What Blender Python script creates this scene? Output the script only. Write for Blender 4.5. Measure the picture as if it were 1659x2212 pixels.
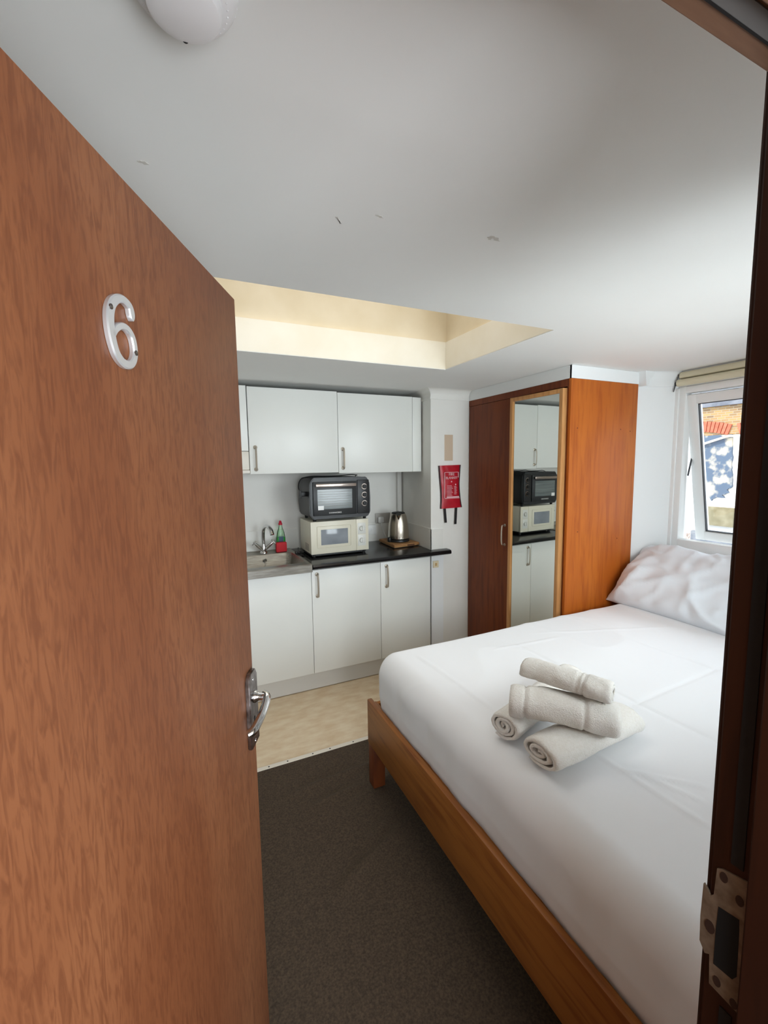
import bpy, bmesh, math, random
import numpy as np
from mathutils import Vector, Matrix, noise
random.seed(4)
for o in list(bpy.data.objects): bpy.data.objects.remove(o)
S = bpy.context.scene
C = S.collection
PI = math.pi

# ------------------------------------------------------------ camera
cd = bpy.data.cameras.new('camera'); cam = bpy.data.objects.new('camera', cd); C.objects.link(cam)
yaw, pit, rol = math.radians(24.88), math.radians(6.214), math.radians(-0.801)
fw = Vector((math.sin(yaw)*math.cos(pit), math.cos(yaw)*math.cos(pit), -math.sin(pit)))
rt = Vector((math.cos(yaw), -math.sin(yaw), 0)); up = rt.cross(fw)
r2 = math.cos(rol)*rt + math.sin(rol)*up; u2 = -math.sin(rol)*rt + math.cos(rol)*up
M = Matrix((r2, u2, -fw)).transposed().to_4x4(); M.translation = Vector((0, 0, 1.6))
cam.matrix_world = M
cd.sensor_fit = 'VERTICAL'; cd.sensor_height = 36; cd.lens = 944.28/2212*36
cd.clip_start = 0.02; cd.clip_end = 100
S.camera = cam

# ------------------------------------------------------------ world, lights, exposure
W = bpy.data.worlds.new('world'); S.world = W; W.use_nodes = True
bg = W.node_tree.nodes['Background']; bg.inputs[0].default_value = (0.80, 0.90, 1.0, 1); bg.inputs[1].default_value = 2.0

def area(name, loc, target, sx, sy, power, col):
    l = bpy.data.lights.new(name, 'AREA'); l.shape = 'RECTANGLE'; l.size = sx; l.size_y = sy
    l.energy = power; l.color = col
    o = bpy.data.objects.new(name, l); C.objects.link(o); o.location = loc
    d = Vector(target) - Vector(loc); o.rotation_euler = d.to_track_quat('-Z', 'Y').to_euler()
    return o
area('daylight_outside_window', (4.6, 1.25, 3.7), (2.3, 1.2, 1.0), 3.0, 2.4, 34, (0.84, 0.94, 1.0))
area('yard_bounce_fill', (4.4, 1.2, -.35), (2.2, 1.2, 2.2), 2.4, 2.0, 18, (0.94, 0.97, 1.0))  # added fill below the sill, stands in for ground bounce onto the ceiling
area('corridor_fill', (.18, -1.55, 1.72), (.35, 1.6, 1.35), 1.5, 0.9, 30, (0.88, 0.94, 1.0))  # added fill behind the camera, no known source in the corridor
area('corridor_low_fill', (.5, -1.5, .75), (.25, 1.3, 2.0), 1.3, 0.9, 33, (0.88, 0.94, 1.0))  # added low fill, aimed up through the doorway at the ceiling
area('front_fill', (1.72, -.12, 1.52), (1.72, 1.4, 1.60), 1.0, 1.0, 22, (0.88, 0.97, 1.0))  # added fill lamp outside the invented window, brightens cabinets and door
for nm_, lc_, tg_, a_, b_ in (('window_portal', (3.13, 1.2, 1.54), (0, 1.2, 1.54), 1.2, 1.1),):
    po_ = area(nm_, lc_, tg_, a_, b_, 1, (1, 1, 1)); po_.data.cycles.is_portal = True
area('daylight_skylight', (0.75, 1.89, 2.93), (0.75, 1.89, 0), 1.4, 0.75, 5.4, (1.0, 0.98, 0.94)).data.spread = math.radians(130)
sl = bpy.data.lights.new('sun', 'SUN'); sl.energy = 2.2; sl.angle = 0.01; sl.color = (1, .95, .85)
so = bpy.data.objects.new('sun', sl); C.objects.link(so)
so.rotation_euler = Vector((0.75, -0.25, -0.75)).to_track_quat('-Z', 'Y').to_euler()
S.view_settings.view_transform = 'Standard'; S.view_settings.look = 'None'
S.view_settings.gamma = 1; S.view_settings.use_curve_mapping = False
S.view_settings.exposure = 0.62

# ------------------------------------------------------------ materials
def lin(c):
    return tuple(((x/255)/12.92 if x/255 <= .04045 else ((x/255+.055)/1.055)**2.4) for x in c) + (1,)
def mat(name, c, rough=.5, metal=0, c2=None, scale=8, stretch=(1, 1, 1), detail=4, bump=0, bscale=None, bdist=.002,
        trans=0, spec=.5, lo=.35, hi=.65, coat=0, sheen=0):
    m = bpy.data.materials.new(name); m.use_nodes = True; nt = m.node_tree
    b = nt.nodes['Principled BSDF']
    b.inputs['Base Color'].default_value = lin(c); b.inputs['Roughness'].default_value = rough
    b.inputs['Metallic'].default_value = metal; b.inputs['Specular IOR Level'].default_value = spec
    b.inputs['Transmission Weight'].default_value = trans; b.inputs['Coat Weight'].default_value = coat
    b.inputs['Sheen Weight'].default_value = sheen
    tc = nt.nodes.new('ShaderNodeTexCoord')
    mp = nt.nodes.new('ShaderNodeMapping'); mp.inputs['Scale'].default_value = stretch
    nt.links.new(tc.outputs['Object'], mp.inputs[0])
    if c2 is not None:
        n = nt.nodes.new('ShaderNodeTexNoise'); n.inputs['Scale'].default_value = scale; n.inputs['Detail'].default_value = detail
        nt.links.new(mp.outputs[0], n.inputs['Vector'])
        r = nt.nodes.new('ShaderNodeValToRGB'); r.color_ramp.elements[0].color = lin(c); r.color_ramp.elements[1].color = lin(c2)
        r.color_ramp.elements[0].position = lo; r.color_ramp.elements[1].position = hi
        nt.links.new(n.outputs[0], r.inputs[0]); nt.links.new(r.outputs[0], b.inputs['Base Color'])
    if bump:
        n2 = nt.nodes.new('ShaderNodeTexNoise'); n2.inputs['Scale'].default_value = bscale or scale; n2.inputs['Detail'].default_value = 3
        nt.links.new(mp.outputs[0], n2.inputs['Vector'])
        bp = nt.nodes.new('ShaderNodeBump'); bp.inputs['Strength'].default_value = bump; bp.inputs['Distance'].default_value = bdist
        nt.links.new(n2.outputs[0], bp.inputs['Height']); nt.links.new(bp.outputs[0], b.inputs['Normal'])
    return m
def wood(name, c1, c2, c3, rough=.45, fine=60, broad=3, vert='z', dist=1.2, coat=0, kf=.09, amt=.75, lo_=.46, hi_=.68):
    m = bpy.data.materials.new(name); m.use_nodes = True; nt = m.node_tree; b = nt.nodes['Principled BSDF']
    b.inputs['Roughness'].default_value = rough; b.inputs['Coat Weight'].default_value = coat; b.inputs['Coat Roughness'].default_value = .25
    b.inputs['Specular IOR Level'].default_value = .3
    tc = nt.nodes.new('ShaderNodeTexCoord')
    def nz(sc, k, det, dst=0):
        mp = nt.nodes.new('ShaderNodeMapping'); s = [sc, sc, sc]; s['xyz'.index(vert)] = sc*k; mp.inputs['Scale'].default_value = s
        nt.links.new(tc.outputs['Object'], mp.inputs[0])
        n = nt.nodes.new('ShaderNodeTexNoise'); n.inputs['Scale'].default_value = 1; n.inputs['Detail'].default_value = det
        n.inputs['Distortion'].default_value = dst
        nt.links.new(mp.outputs[0], n.inputs['Vector']); return n
    a = nz(broad, .35, 3, .6); f = nz(fine, kf, 5, dist)
    r = nt.nodes.new('ShaderNodeValToRGB'); r.color_ramp.elements[0].color = lin(c1); r.color_ramp.elements[1].color = lin(c2)
    r.color_ramp.elements[0].position = .36; r.color_ramp.elements[1].position = .64
    nt.links.new(a.outputs[0], r.inputs[0])
    mr = nt.nodes.new('ShaderNodeMapRange'); mr.inputs[1].default_value = lo_; mr.inputs[2].default_value = hi_
    mr.inputs[3].default_value = 0; mr.inputs[4].default_value = amt
    nt.links.new(f.outputs[0], mr.inputs[0])
    mx = nt.nodes.new('ShaderNodeMix'); mx.data_type = 'RGBA'
    nt.links.new(mr.outputs[0], mx.inputs['Factor']); nt.links.new(r.outputs[0], mx.inputs[6]); mx.inputs[7].default_value = lin(c3)
    nt.links.new(mx.outputs[2], b.inputs['Base Color'])
    bp = nt.nodes.new('ShaderNodeBump'); bp.inputs['Strength'].default_value = .12; bp.inputs['Distance'].default_value = .001
    nt.links.new(f.outputs[0], bp.inputs['Height']); nt.links.new(bp.outputs[0], b.inputs['Normal'])
    return m
def glass(name, tint=(1, 1, 1), refl=.12, rough=0):
    m = bpy.data.materials.new(name); m.use_nodes = True; nt = m.node_tree; nt.nodes.remove(nt.nodes['Principled BSDF'])
    t = nt.nodes.new('ShaderNodeBsdfTransparent'); t.inputs[0].default_value = (*tint, 1)
    g = nt.nodes.new('ShaderNodeBsdfGlossy'); g.inputs['Roughness'].default_value = rough
    fr = nt.nodes.new('ShaderNodeFresnel'); fr.inputs[0].default_value = 1.45
    mx = nt.nodes.new('ShaderNodeMixShader'); nt.links.new(fr.outputs[0], mx.inputs[0])
    nt.links.new(t.outputs[0], mx.inputs[1]); nt.links.new(g.outputs[0], mx.inputs[2])
    nt.links.new(mx.outputs[0], nt.nodes['Material Output'].inputs[0]); return m

m_wall = mat('wall_paint', (238, 237, 232), .6, c2=(234, 232, 226), scale=2.5, bump=.15, bscale=60, bdist=.0015)
m_wallw = mat('wall_paint_white', (236, 238, 238), .55, bump=.1, bscale=50)
m_ceil = mat('ceiling_paint', (238, 238, 235), .8, c2=(235, 234, 231), scale=1.2, bump=.25, bscale=9, bdist=.004)
m_well = mat('well_paint_cream', (232, 227, 214), .6, c2=(226, 219, 202), scale=4)
m_well2 = mat('well_paint_yellowed', (218, 206, 182), .45, c2=(208, 194, 166), scale=4)
m_tile = mat('tile_white', (236, 235, 229), .25)
m_unit = mat('unit_white', (236, 237, 232), .35, c2=(234, 235, 230), scale=3)
m_plinth = mat('plinth_white', (216, 214, 208), .5)
m_top = mat('worktop_black', (17, 17, 19), .22, c2=(52, 52, 56), scale=260, lo=.58, hi=.75, detail=2)
m_steel = mat('brushed_steel', (176, 172, 163), .33, 1, c2=(150, 146, 138), scale=12, stretch=(1, 8, 8))
m_chrome = mat('chrome', (215, 215, 215), .1, 1)
m_pewter = mat('satin_nickel', (196, 186, 172), .42, .8)
m_alu = mat('polished_aluminium', (222, 224, 226), .32, .7)
m_lever = mat('aged_chrome', (160, 156, 155), .22, 1, c2=(110, 104, 100), scale=60)
m_door = wood('door_veneer', (150, 97, 63), (128, 76, 46), (98, 53, 31), .5, 120, 2.6, 'z', 1.6, kf=.16, amt=.55, lo_=.42, hi_=.64)
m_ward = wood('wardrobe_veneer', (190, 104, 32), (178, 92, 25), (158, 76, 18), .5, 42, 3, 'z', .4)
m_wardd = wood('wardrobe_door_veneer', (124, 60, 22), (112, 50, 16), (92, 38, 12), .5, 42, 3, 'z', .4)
m_pine = wood('pine_frame', (204, 152, 98), (194, 140, 86), (176, 120, 70), .45, 50, 3, 'z', .2)
m_bed = wood('bed_pine', (158, 100, 44), (144, 88, 36), (118, 64, 24), .42, 40, 4, 'y', .5)
m_bedleg = wood('bed_leg_pine', (120, 62, 30), (104, 52, 26), (84, 40, 18), .5, 40, 4, 'z', .5)
m_jamb = wood('jamb_dark_wood', (56, 26, 10), (44, 18, 7), (32, 12, 5), .5, 45, 3, 'z', .6)
m_head = wood('head_worn_wood', (134, 100, 76), (116, 84, 62), (98, 66, 48), .6, 45, 5, 'x', .6)
m_board = wood('board_wood', (178, 134, 88), (164, 120, 76), (140, 98, 58), .5, 60, 5, 'x', .3)
m_vinyl = mat('vinyl_floor', (228, 210, 180), .45, c2=(214, 188, 152), scale=9, stretch=(1, 2.2, 1), detail=6)
m_carpet = mat('carpet_brown', (82, 67, 51), .95, c2=(52, 41, 29), scale=150, detail=4, bump=.5, bscale=160, bdist=.0015, lo=.3, hi=.7)
m_strip = mat('threshold_white', (226, 218, 204), .5)
m_sheet = mat('sheet_white', (240, 241, 243), .8, bump=.25, bscale=9, bdist=.004, sheen=.1)
m_pillow = mat('pillowcase_white', (232, 236, 242), .8, bump=.25, bscale=11, bdist=.004, sheen=.1)
m_towel = mat('terry_white', (246, 243, 237), .95, c2=(240, 236, 228), scale=160, bump=.9, bscale=260, bdist=.003, sheen=.4)
m_black = mat('oven_black', (26, 27, 29), .42)
m_blackp = mat('black_plastic', (16, 16, 17), .45)
m_dgrey = mat('oven_door_dark', (38, 40, 42), .38)
m_ovglass = mat('oven_window', (120, 128, 128), .12, c2=(98, 106, 106), scale=4, stretch=(1, 1, 14))
m_silver = mat('silver_trim', (190, 178, 170), .25, 1)
m_cream = mat('microwave_cream', (226, 221, 202), .35)
m_mwpanel = mat('microwave_panel', (222, 222, 216), .35)
m_mwglass = mat('microwave_window', (128, 134, 142), .15, c2=(150, 156, 162), scale=5)
m_white = mat('white_plastic', (238, 238, 236), .35)
m_kettle = mat('kettle_steel', (190, 182, 170), .26, 1)
m_red = mat('blanket_red', (190, 20, 42), .4, c2=(170, 16, 34), scale=14, bump=.3, bscale=30)
m_dred = mat('blanket_edge', (52, 10, 18), .6)
m_print = mat('blanket_print', (240, 190, 196), .6)
m_bag = mat('strap_black', (18, 16, 16), .6)
m_patch = mat('bare_plaster', (206, 184, 160), .8)
m_ivory = mat('ivory_plastic', (222, 208, 176), .5)
m_upvc = mat('upvc', (240, 241, 240), .3)
m_gasket = mat('gasket', (58, 60, 64), .5)
m_blind = mat('blind_beige', (214, 206, 178), .7)
m_mirror = mat('mirror', (225, 228, 224), .015, 1)
m_pane = glass('window_glass')
m_bottle = glass('bottle_clear', (.82, .96, .84))
m_liq = mat('green_liquid', (70, 190, 90), .15)
m_spred = mat('sponge_red', (200, 32, 44), .7)
m_hood = mat('hood_cream', (226, 220, 208), .4)
m_oldpaint = mat('strike_painted_metal', (120, 104, 88), .55, c2=(94, 78, 62), scale=70)
m_hole = mat('dark_hole', (4, 4, 4), .9)
m_rust = mat('screw_rust', (48, 26, 16), .7)
m_seal = mat('seal_grey', (112, 110, 108), .7)
m_sealgap = mat('seal_and_gap_shade', (14, 9, 8), .8)  # black of the jamb seals, also the painted shadow gap at the head
m_corr = mat('corridor_paint', (120, 104, 84), .7)
m_det = mat('detector_white', (228, 226, 226), .4)

# ------------------------------------------------------------ mesh helpers (coordinates are world metres)
def box(bm, x0, x1, y0, y1, z0, z1, bev=0, seg=2):
    t = bmesh.new()
    bmesh.ops.create_cube(t, size=1)
    for v in t.verts:
        v.co = Vector(((x0+x1)/2 + v.co.x*(x1-x0), (y0+y1)/2 + v.co.y*(y1-y0), (z0+z1)/2 + v.co.z*(z1-z0)))
    if bev: bmesh.ops.bevel(t, geom=t.edges[:], offset=bev, segments=seg, affect='EDGES', profile=.5)
    me = bpy.data.meshes.new('t'); t.to_mesh(me); t.free(); bm.from_mesh(me); bpy.data.meshes.remove(me)
def prism(bm, pts, a0, a1, axis='z', bev=0):
    """pts: 2D outline; extruded along axis between a0 and a1. z:(x,y) x:(y,z) y:(x,z)"""
    t = bmesh.new()
    def P(p, a): return {'z': (p[0], p[1], a), 'x': (a, p[0], p[1]), 'y': (p[0], a, p[1])}[axis]
    A = [t.verts.new(P(p, a0)) for p in pts]; B = [t.verts.new(P(p, a1)) for p in pts]
    t.faces.new(A); t.faces.new(list(reversed(B)))
    n = len(pts)
    for i in range(n): t.faces.new((A[i], B[i], B[(i+1) % n], A[(i+1) % n]))
    bmesh.ops.recalc_face_normals(t, faces=t.faces[:])
    if bev: bmesh.ops.bevel(t, geom=t.edges[:], offset=bev, segments=2, affect='EDGES')
    me = bpy.data.meshes.new('t'); t.to_mesh(me); t.free(); bm.from_mesh(me); bpy.data.meshes.remove(me)
def tube(bm, pts, rad, n=10, sx=1, cap=True, sq=None):
    pts = [Vector(p) for p in pts]; rad = rad if isinstance(rad, (list, tuple)) else [rad]*len(pts)
    rings = []; prev = None
    for i, p in enumerate(pts):
        d = (pts[min(i+1, len(pts)-1)] - pts[max(i-1, 0)]).normalized()
        if prev is None:
            a = d.orthogonal().normalized() if sq is None else (Vector(sq) - d*Vector(sq).dot(d)).normalized()
        else: a = (prev - d*prev.dot(d)).normalized()
        prev = a; b = d.cross(a)
        rings.append([bm.verts.new(p + (a*math.cos(2*PI*k/n)*sx + b*math.sin(2*PI*k/n))*rad[i]) for k in range(n)])
    for i in range(len(rings)-1):
        for k in range(n): bm.faces.new((rings[i][k], rings[i][(k+1) % n], rings[i+1][(k+1) % n], rings[i+1][k]))
    if cap: bm.faces.new(list(reversed(rings[0]))); bm.faces.new(rings[-1])
def lathe(bm, prof, c, axis='z', n=32, sx=1, sy=1):
    """prof: (r, h) pairs along the axis from point c"""
    rings = []; c = Vector(c)
    for r, h in prof:
        ring = []
        for k in range(n):
            a = 2*PI*k/n; u, v = r*math.cos(a)*sx, r*math.sin(a)*sy
            p = {'z': (u, v, h), 'y': (u, h, v), 'x': (h, u, v)}[axis]
            ring.append(bm.verts.new(c + Vector(p)))
        rings.append(ring)
    for i in range(len(rings)-1):
        for k in range(n): bm.faces.new((rings[i][k], rings[i][(k+1) % n], rings[i+1][(k+1) % n], rings[i+1][k]))
    bm.faces.new(rings[0]); bm.faces.new(rings[-1])
def smooth_pts(P, k=6, closed=False):
    out = []; n = len(P)
    for i in range(n-1):
        p0, p1, p2, p3 = [Vector(P[max(0, min(n-1, j))]) for j in (i-1, i, i+1, i+2)]
        for s in range(k):
            t = s/k
            out.append(.5*((2*p1) + (p2-p0)*t + (2*p0-5*p1+4*p2-p3)*t*t + (3*p1-p0-3*p2+p3)*t**3))
    out.append(Vector(P[-1])); return out
def obj(name, bm, m, parent=None, smooth=False):
    if isinstance(bm, bmesh.types.BMesh):
        bmesh.ops.recalc_face_normals(bm, faces=bm.faces[:])
        me = bpy.data.meshes.new(name); bm.to_mesh(me); bm.free()
    else: me = bm
    o = bpy.data.objects.new(name, me); C.objects.link(o); me.materials.clear(); me.materials.append(m)
    if parent is not None:
        o.parent = parent; pm = Matrix.Identity(4); q = parent
        while q is not None: pm = q.matrix_basis @ pm; q = q.parent
        me.transform(pm.inverted())
    if smooth:
        for p in me.polygons: p.use_smooth = True
        if smooth != 'all':
            try: me.set_sharp_from_angle(angle=math.radians(38))
            except Exception: pass
    return o
def B(): return bmesh.new()
def bx(name, d, m, parent=None, bev=0, **k):
    b = B(); box(b, *d, bev=bev); return obj(name, b, m, parent, smooth=bool(bev), **k)
def thing(name, label, cat, loc, rz=0, group=None):
    o = bpy.data.objects.new(name, None); C.objects.link(o); o.location = loc; o.rotation_euler = (0, 0, rz)
    o.empty_display_size = .05
    o['label'] = label; o['category'] = cat
    if group: o['group'] = group
    return o
def tag(o, label, cat, group=None):
    o['label'] = label; o['category'] = cat
    if group: o['group'] = group
    return o
def struct(o): o['kind'] = 'structure'; return o
def text(name, body, size, m, parent, origin, right, upv, extr=.0004, align='CENTER'):
    cu = bpy.data.curves.new('t', 'FONT'); cu.body = body; cu.size = size; cu.extrude = extr
    cu.align_x = align; cu.align_y = 'CENTER'
    t = bpy.data.objects.new('t', cu); C.objects.link(t); bpy.context.view_layer.update()
    me = bpy.data.meshes.new_from_object(t.evaluated_get(bpy.context.evaluated_depsgraph_get()))
    bpy.data.objects.remove(t)
    R = Vector(right).normalized(); U = Vector(upv).normalized(); N = R.cross(U)
    mm = Matrix((R, U, N)).transposed().to_4x4(); mm.translation = Vector(origin); me.transform(mm)
    return obj(name, me, m, parent)

# ============================================================ THE ROOM
ZC = 2.165
XL, XR = -0.45, 2.95
# floor: vinyl under the kitchen, slab under everything
b = B(); box(b, XL-.1, 3.1, 2.23, 3.6, -.05, 0); struct(obj('floor', b, m_vinyl))
b = B(); box(b, XL-.1, 3.1, -1.7, 2.23, -.05, -.004); struct(obj('floor_2', b, m_vinyl))
# carpet with soft ripples
def carpet():
    b = B(); nx, ny = 260, 240; x0, x1, y0, y1 = XL, XR, .265, 2.225
    rp = [((.35, 1.98), (.95, 2.02), .006, .022), ((.42, 1.86), (.78, 1.90), .005, .018), ((.40, 1.40), (.90, 1.62), .006, .03), ((.62, 1.56), (.8, 1.68), .004, .02)]
    g = []
    for j in range(ny+1):
        row = []
        for i in range(nx+1):
            x = x0+(x1-x0)*i/nx; y = y0+(y1-y0)*j/ny; z = .004
            for (ax, ay), (cx, cy), h, w in rp:
                d = Vector((cx-ax, cy-ay)); L = d.length; d /= L; q = Vector((x-ax, y-ay)); s = q.dot(d)/L; t = q.x*d.y-q.y*d.x
                if 0 < s < 1: z += 3.2*h*math.sin(PI*s)*math.exp(-(t/w)**2)
            row.append(b.verts.new((x, y, z)))
        g.append(row)
    for j in range(ny):
        for i in range(nx): b.faces.new((g[j][i], g[j][i+1], g[j+1][i+1], g[j+1][i]))
    return b
o = obj('carpet', carpet(), m_carpet, smooth='all'); tag(o, 'dark brown short pile carpet with ripples, beside the bed', 'carpet')
b = B(); box(b, XL, XR, 2.222, 2.252, 0, .005, .002)
ts = struct(obj('trim_1', b, m_strip))
for i in range(9):
    b = B(); lathe(b, [(.004, 0), (.004, .001), (.001, .0018)], (.2+.12*i+.02*(i % 2), 2.237, .005), n=10); obj('nail', b, m_hole, ts)
# walls
struct(bx('wall_back', (XL-.1, 3.1, 3.50, 3.6, 0, ZC+.1), m_wall))
struct(bx('wall_left', (XL-.1, XL, .12, 3.5, 0, ZC+.1), m_wall))
b = B(); prism(b, [(1.757, 2.92), (2.8, 2.92), (2.8, 3.5), (1.798, 3.5)], 0, ZC, 'z'); column = struct(obj('wall_column', b, m_wall))
b = B(); box(b, XL-.1, -.232, .12, .262, 0, 2.3); box(b, .596, 1.15, .12, .262, 0, 2.3); box(b, 2.25, 3.1, .12, .262, 0, 2.3); box(b, 1.15, 2.25, .12, .262, 0, 1.0); box(b, 1.15, 2.25, .12, .262, 2.06, 2.3); box(b, -.232, .596, .12, .262, 2.01, 2.3)
struct(obj('wall_front', b, m_wallw))
# window wall and the canted corner
WY0, WY1, WZ0, WZ1 = .62, 1.815, 1.015, 2.067
b = B(); box(b, XR, 3.12, .12, 3.5, 0, WZ0); box(b, XR, 3.12, .12, 3.5, WZ1, 2.3)
box(b, XR, 3.12, WY1, 3.5, WZ0, WZ1); box(b, XR, 3.12, .12, WY0, WZ0, WZ1)
struct(obj('wall_right', b, m_wallw))
b = B(); prism(b, [(2.70, 1.935), (2.949, 1.816), (2.949, 2.6), (2.70, 2.6)], 0, ZC, 'z'); struct(obj('wall_corner', b, m_wallw))
# ceiling with the skylight opening
SX0, SX1, SY0, SY1 = -.1, 1.495, 1.462, 2.31
def ceil_bm():
    b = B(); X0, X1, Y0, Y1 = XL-.1, 3.12, .12, 3.6
    w = .05
    box(b, X0, X1, Y0, SY0-w, ZC, ZC+.12); box(b, X0, X1, SY1+w, Y1, ZC, ZC+.12)
    box(b, X0, SX0-w, SY0-w, SY1+w, ZC, ZC+.12); box(b, SX1+w, X1, SY0-w, SY1+w, ZC, ZC+.12)
    return b
struct(obj('ceiling', ceil_bm(), m_ceil))
ZL = 2.325
b = B()
box(b, SX0-.05, SX1+.05, SY1, SY1+.05, ZC+.003, ZL); box(b, SX0-.05, SX1+.05, SY0-.05, SY0, ZC+.003, ZL)
box(b, SX0-.05, SX0, SY0, SY1, ZC+.003, ZL); box(b, SX1, SX1+.05, SY0, SY1, ZC+.003, ZL)
ceil_lip = b; b = B()
box(b, SX0-.05, SX1+.05, SY1+.001, SY1+.05, ZC, ZC+.003); box(b, SX0-.05, SX1+.05, SY0-.05, SY0-.001, ZC, ZC+.003)
box(b, SX0-.05, SX0-.001, SY0-.001, SY1+.001, ZC, ZC+.003); box(b, SX1+.001, SX1+.05, SY0-.001, SY1+.001, ZC, ZC+.003)
struct(obj('ceiling_edge', b, m_ceil)); b = ceil_lip
struct(obj('wall_skylight_lower', b, m_well))
b = B(); e = .018
box(b, SX0-.1, SX1+.1, SY1+e, SY1+.1, ZL, 3.0); box(b, SX0-.1, SX1+.1, SY0-.1, SY0-e, ZL, 3.0)
box(b, SX0-.1, SX0-e, SY0-e, SY1+e, ZL, 3.0); box(b, SX1+e, SX1+.1, SY0-e, SY1+e, ZL, 3.0)
struct(obj('wall_skylight_upper', b, m_well2))
b = B(); box(b, SX0-.2, SX1+.2, SY0-.2, SY1+.2, 3.0, 3.06); struct(obj('ceiling_skylight_cap', b, m_wallw))
# outer roof keeps the sky off the room
b = B()
for d in ((XL-.3, SX0-.1, -1.8, 3.7), (SX1+.1, 3.12, -1.8, 3.7), (SX0-.1, SX1+.1, -1.8, SY0-.1), (SX0-.1, SX1+.1, SY1+.1, 3.7)): box(b, d[0], d[1], d[2], d[3], 2.42, 2.5)
struct(obj('ceiling_roof', b, m_corr))
# coving
def cove(b, p0, p1, n, drop=.065, out=.055, k=6, m0=0, m1=0):
    """quarter-round coving from p0 to p1 (x,y), wall normal n, mitred by m0/m1"""
    p0, p1, n = Vector(p0), Vector(p1), Vector(n); d = (p1-p0).normalized()
    prof = [(0, 0), (0, -drop-.012), (.007, -drop-.012), (.007, -drop)] + [(out*(1-math.cos(a)), -drop*(1-math.sin(a))) for a in [i*PI/2/k for i in range(k+1)]][1:] 
    A = []; Bv = []
    for o_, z in prof:
        a = p0+n*o_+d*(m0*o_); c = p1+n*o_+d*(m1*o_)
        A.append(b.verts.new((a.x, a.y, ZC+z))); Bv.append(b.verts.new((c.x, c.y, ZC+z)))
    for i in range(len(prof)): j = (i+1) % len(prof); b.faces.new((A[i], A[j], Bv[j], Bv[i]))
    b.faces.new(A); b.faces.new(list(reversed(Bv)))
b = B(); cove(b, (1.757, 2.92), (2.108, 2.92), (0, -1), m0=-1, m1=0); cove(b, (1.757, 2.92), (1.79, 3.45), (-1, .0), m0=-1)
struct(obj('trim_2', b, m_wall, smooth=True))
nv = Vector((-.431, -.902)).normalized()
b = B(); cove(b, (2.70, 1.935), (2.95, 1.815), nv, drop=.08, out=.03)
cove(b, (2.712, 1.912), (2.712, 1.93), (0, -1), drop=.07, out=.05)
struct(obj('trim_3', b, m_wallw, smooth=True))
# little plaster bracket between the wardrobe boxing and the coving
b = B(); prism(b, [(2.70, ZC), (2.79, ZC), (2.775, ZC-.03), (2.742, ZC-.055), (2.73, ZC-.09), (2.712, ZC-.09), (2.705, ZC-.05)], 1.870, 1.93, 'y'); struct(obj('trim_4', b, m_wallw))
# tile upstand on back wall, column side and face, and the panel under it
b = B()
box(b, XL, 1.795, 3.492, 3.5, .93, 1.095)
prism(b, [(1.757, 2.912), (1.749, 2.912), (1.790, 3.5), (1.798, 3.5)], .93, 1.095, 'z')
box(b, 1.749, 1.863, 2.912, 2.92, .885, 1.09); 
struct(obj('trim_5', b, m_tile))
struct(bx('trim_6', (1.752, 1.863, 2.905, 2.92, 0, .884), m_wallw))
struct(bx('trim_7', (1.745, 1.785, 3.465, 3.5, 1.096, 1.6), m_wall, bev=.006))
# plaster patch left by something removed
b = B(); box(b, 1.881, 1.958, 2.9185, 2.9205, 1.622, 1.823); obj('plaster_patch', b, m_patch, column)
# small chips and scuffs in the ceiling paint
m_chip = mat('ceiling_chip', (206, 203, 196), .9)
for i_, (cx_, cy_, l_, w_, a_) in enumerate(((.759, .943, .018, .005, .3), (.745, .948, .008, .004, .5), (.449, .969, .010, .003, .2), (-.028, .982, .009, .004, .1), (.368, 1.021, .016, .0018, .9))):
    q_ = [(cx_+math.cos(a_)*l_*math.cos(t_)*(1+.3*math.sin(3*t_))-math.sin(a_)*w_*math.sin(t_), cy_+math.sin(a_)*l_*math.cos(t_)+math.cos(a_)*w_*math.sin(t_)*(1+.4*math.cos(5*t_))) for t_ in [k*PI/7 for k in range(14)]]
    b = B(); prism(b, q_, ZC-.0012, ZC+.001, 'z'); obj('paint_chip', b, m_chip, bpy.data.objects['ceiling'])
# ------------------------------------------------------------ window
FX0, FX1 = 2.945, 3.01
w = struct(thing('window_1', '', '', (2.98, 1.2, WZ0))); del w['label']; del w['category']
b = B()
box(b, FX0, FX1, WY1-.05, WY1, WZ0, WZ1, .006); box(b, FX0, FX1, WY0, WY0+.05, WZ0, WZ1, .006)
box(b, FX0+.001, FX1-.001, WY0+.04, WY1-.04, WZ1-.045, WZ1-.001, .006); box(b, FX0+.001, FX1-.001, WY0+.04, WY1-.04, WZ0+.001, WZ0+.07, .006)
obj('frame', b, m_upvc, w, smooth=True)
# inner trim bead on the wall side
b = B(); box(b, FX0-.012, FX0+.01, WY1-.012, WY1+.022, WZ0, WZ1-.01, .004); obj('frame_bead', b, m_upvc, w, smooth=True)
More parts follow.
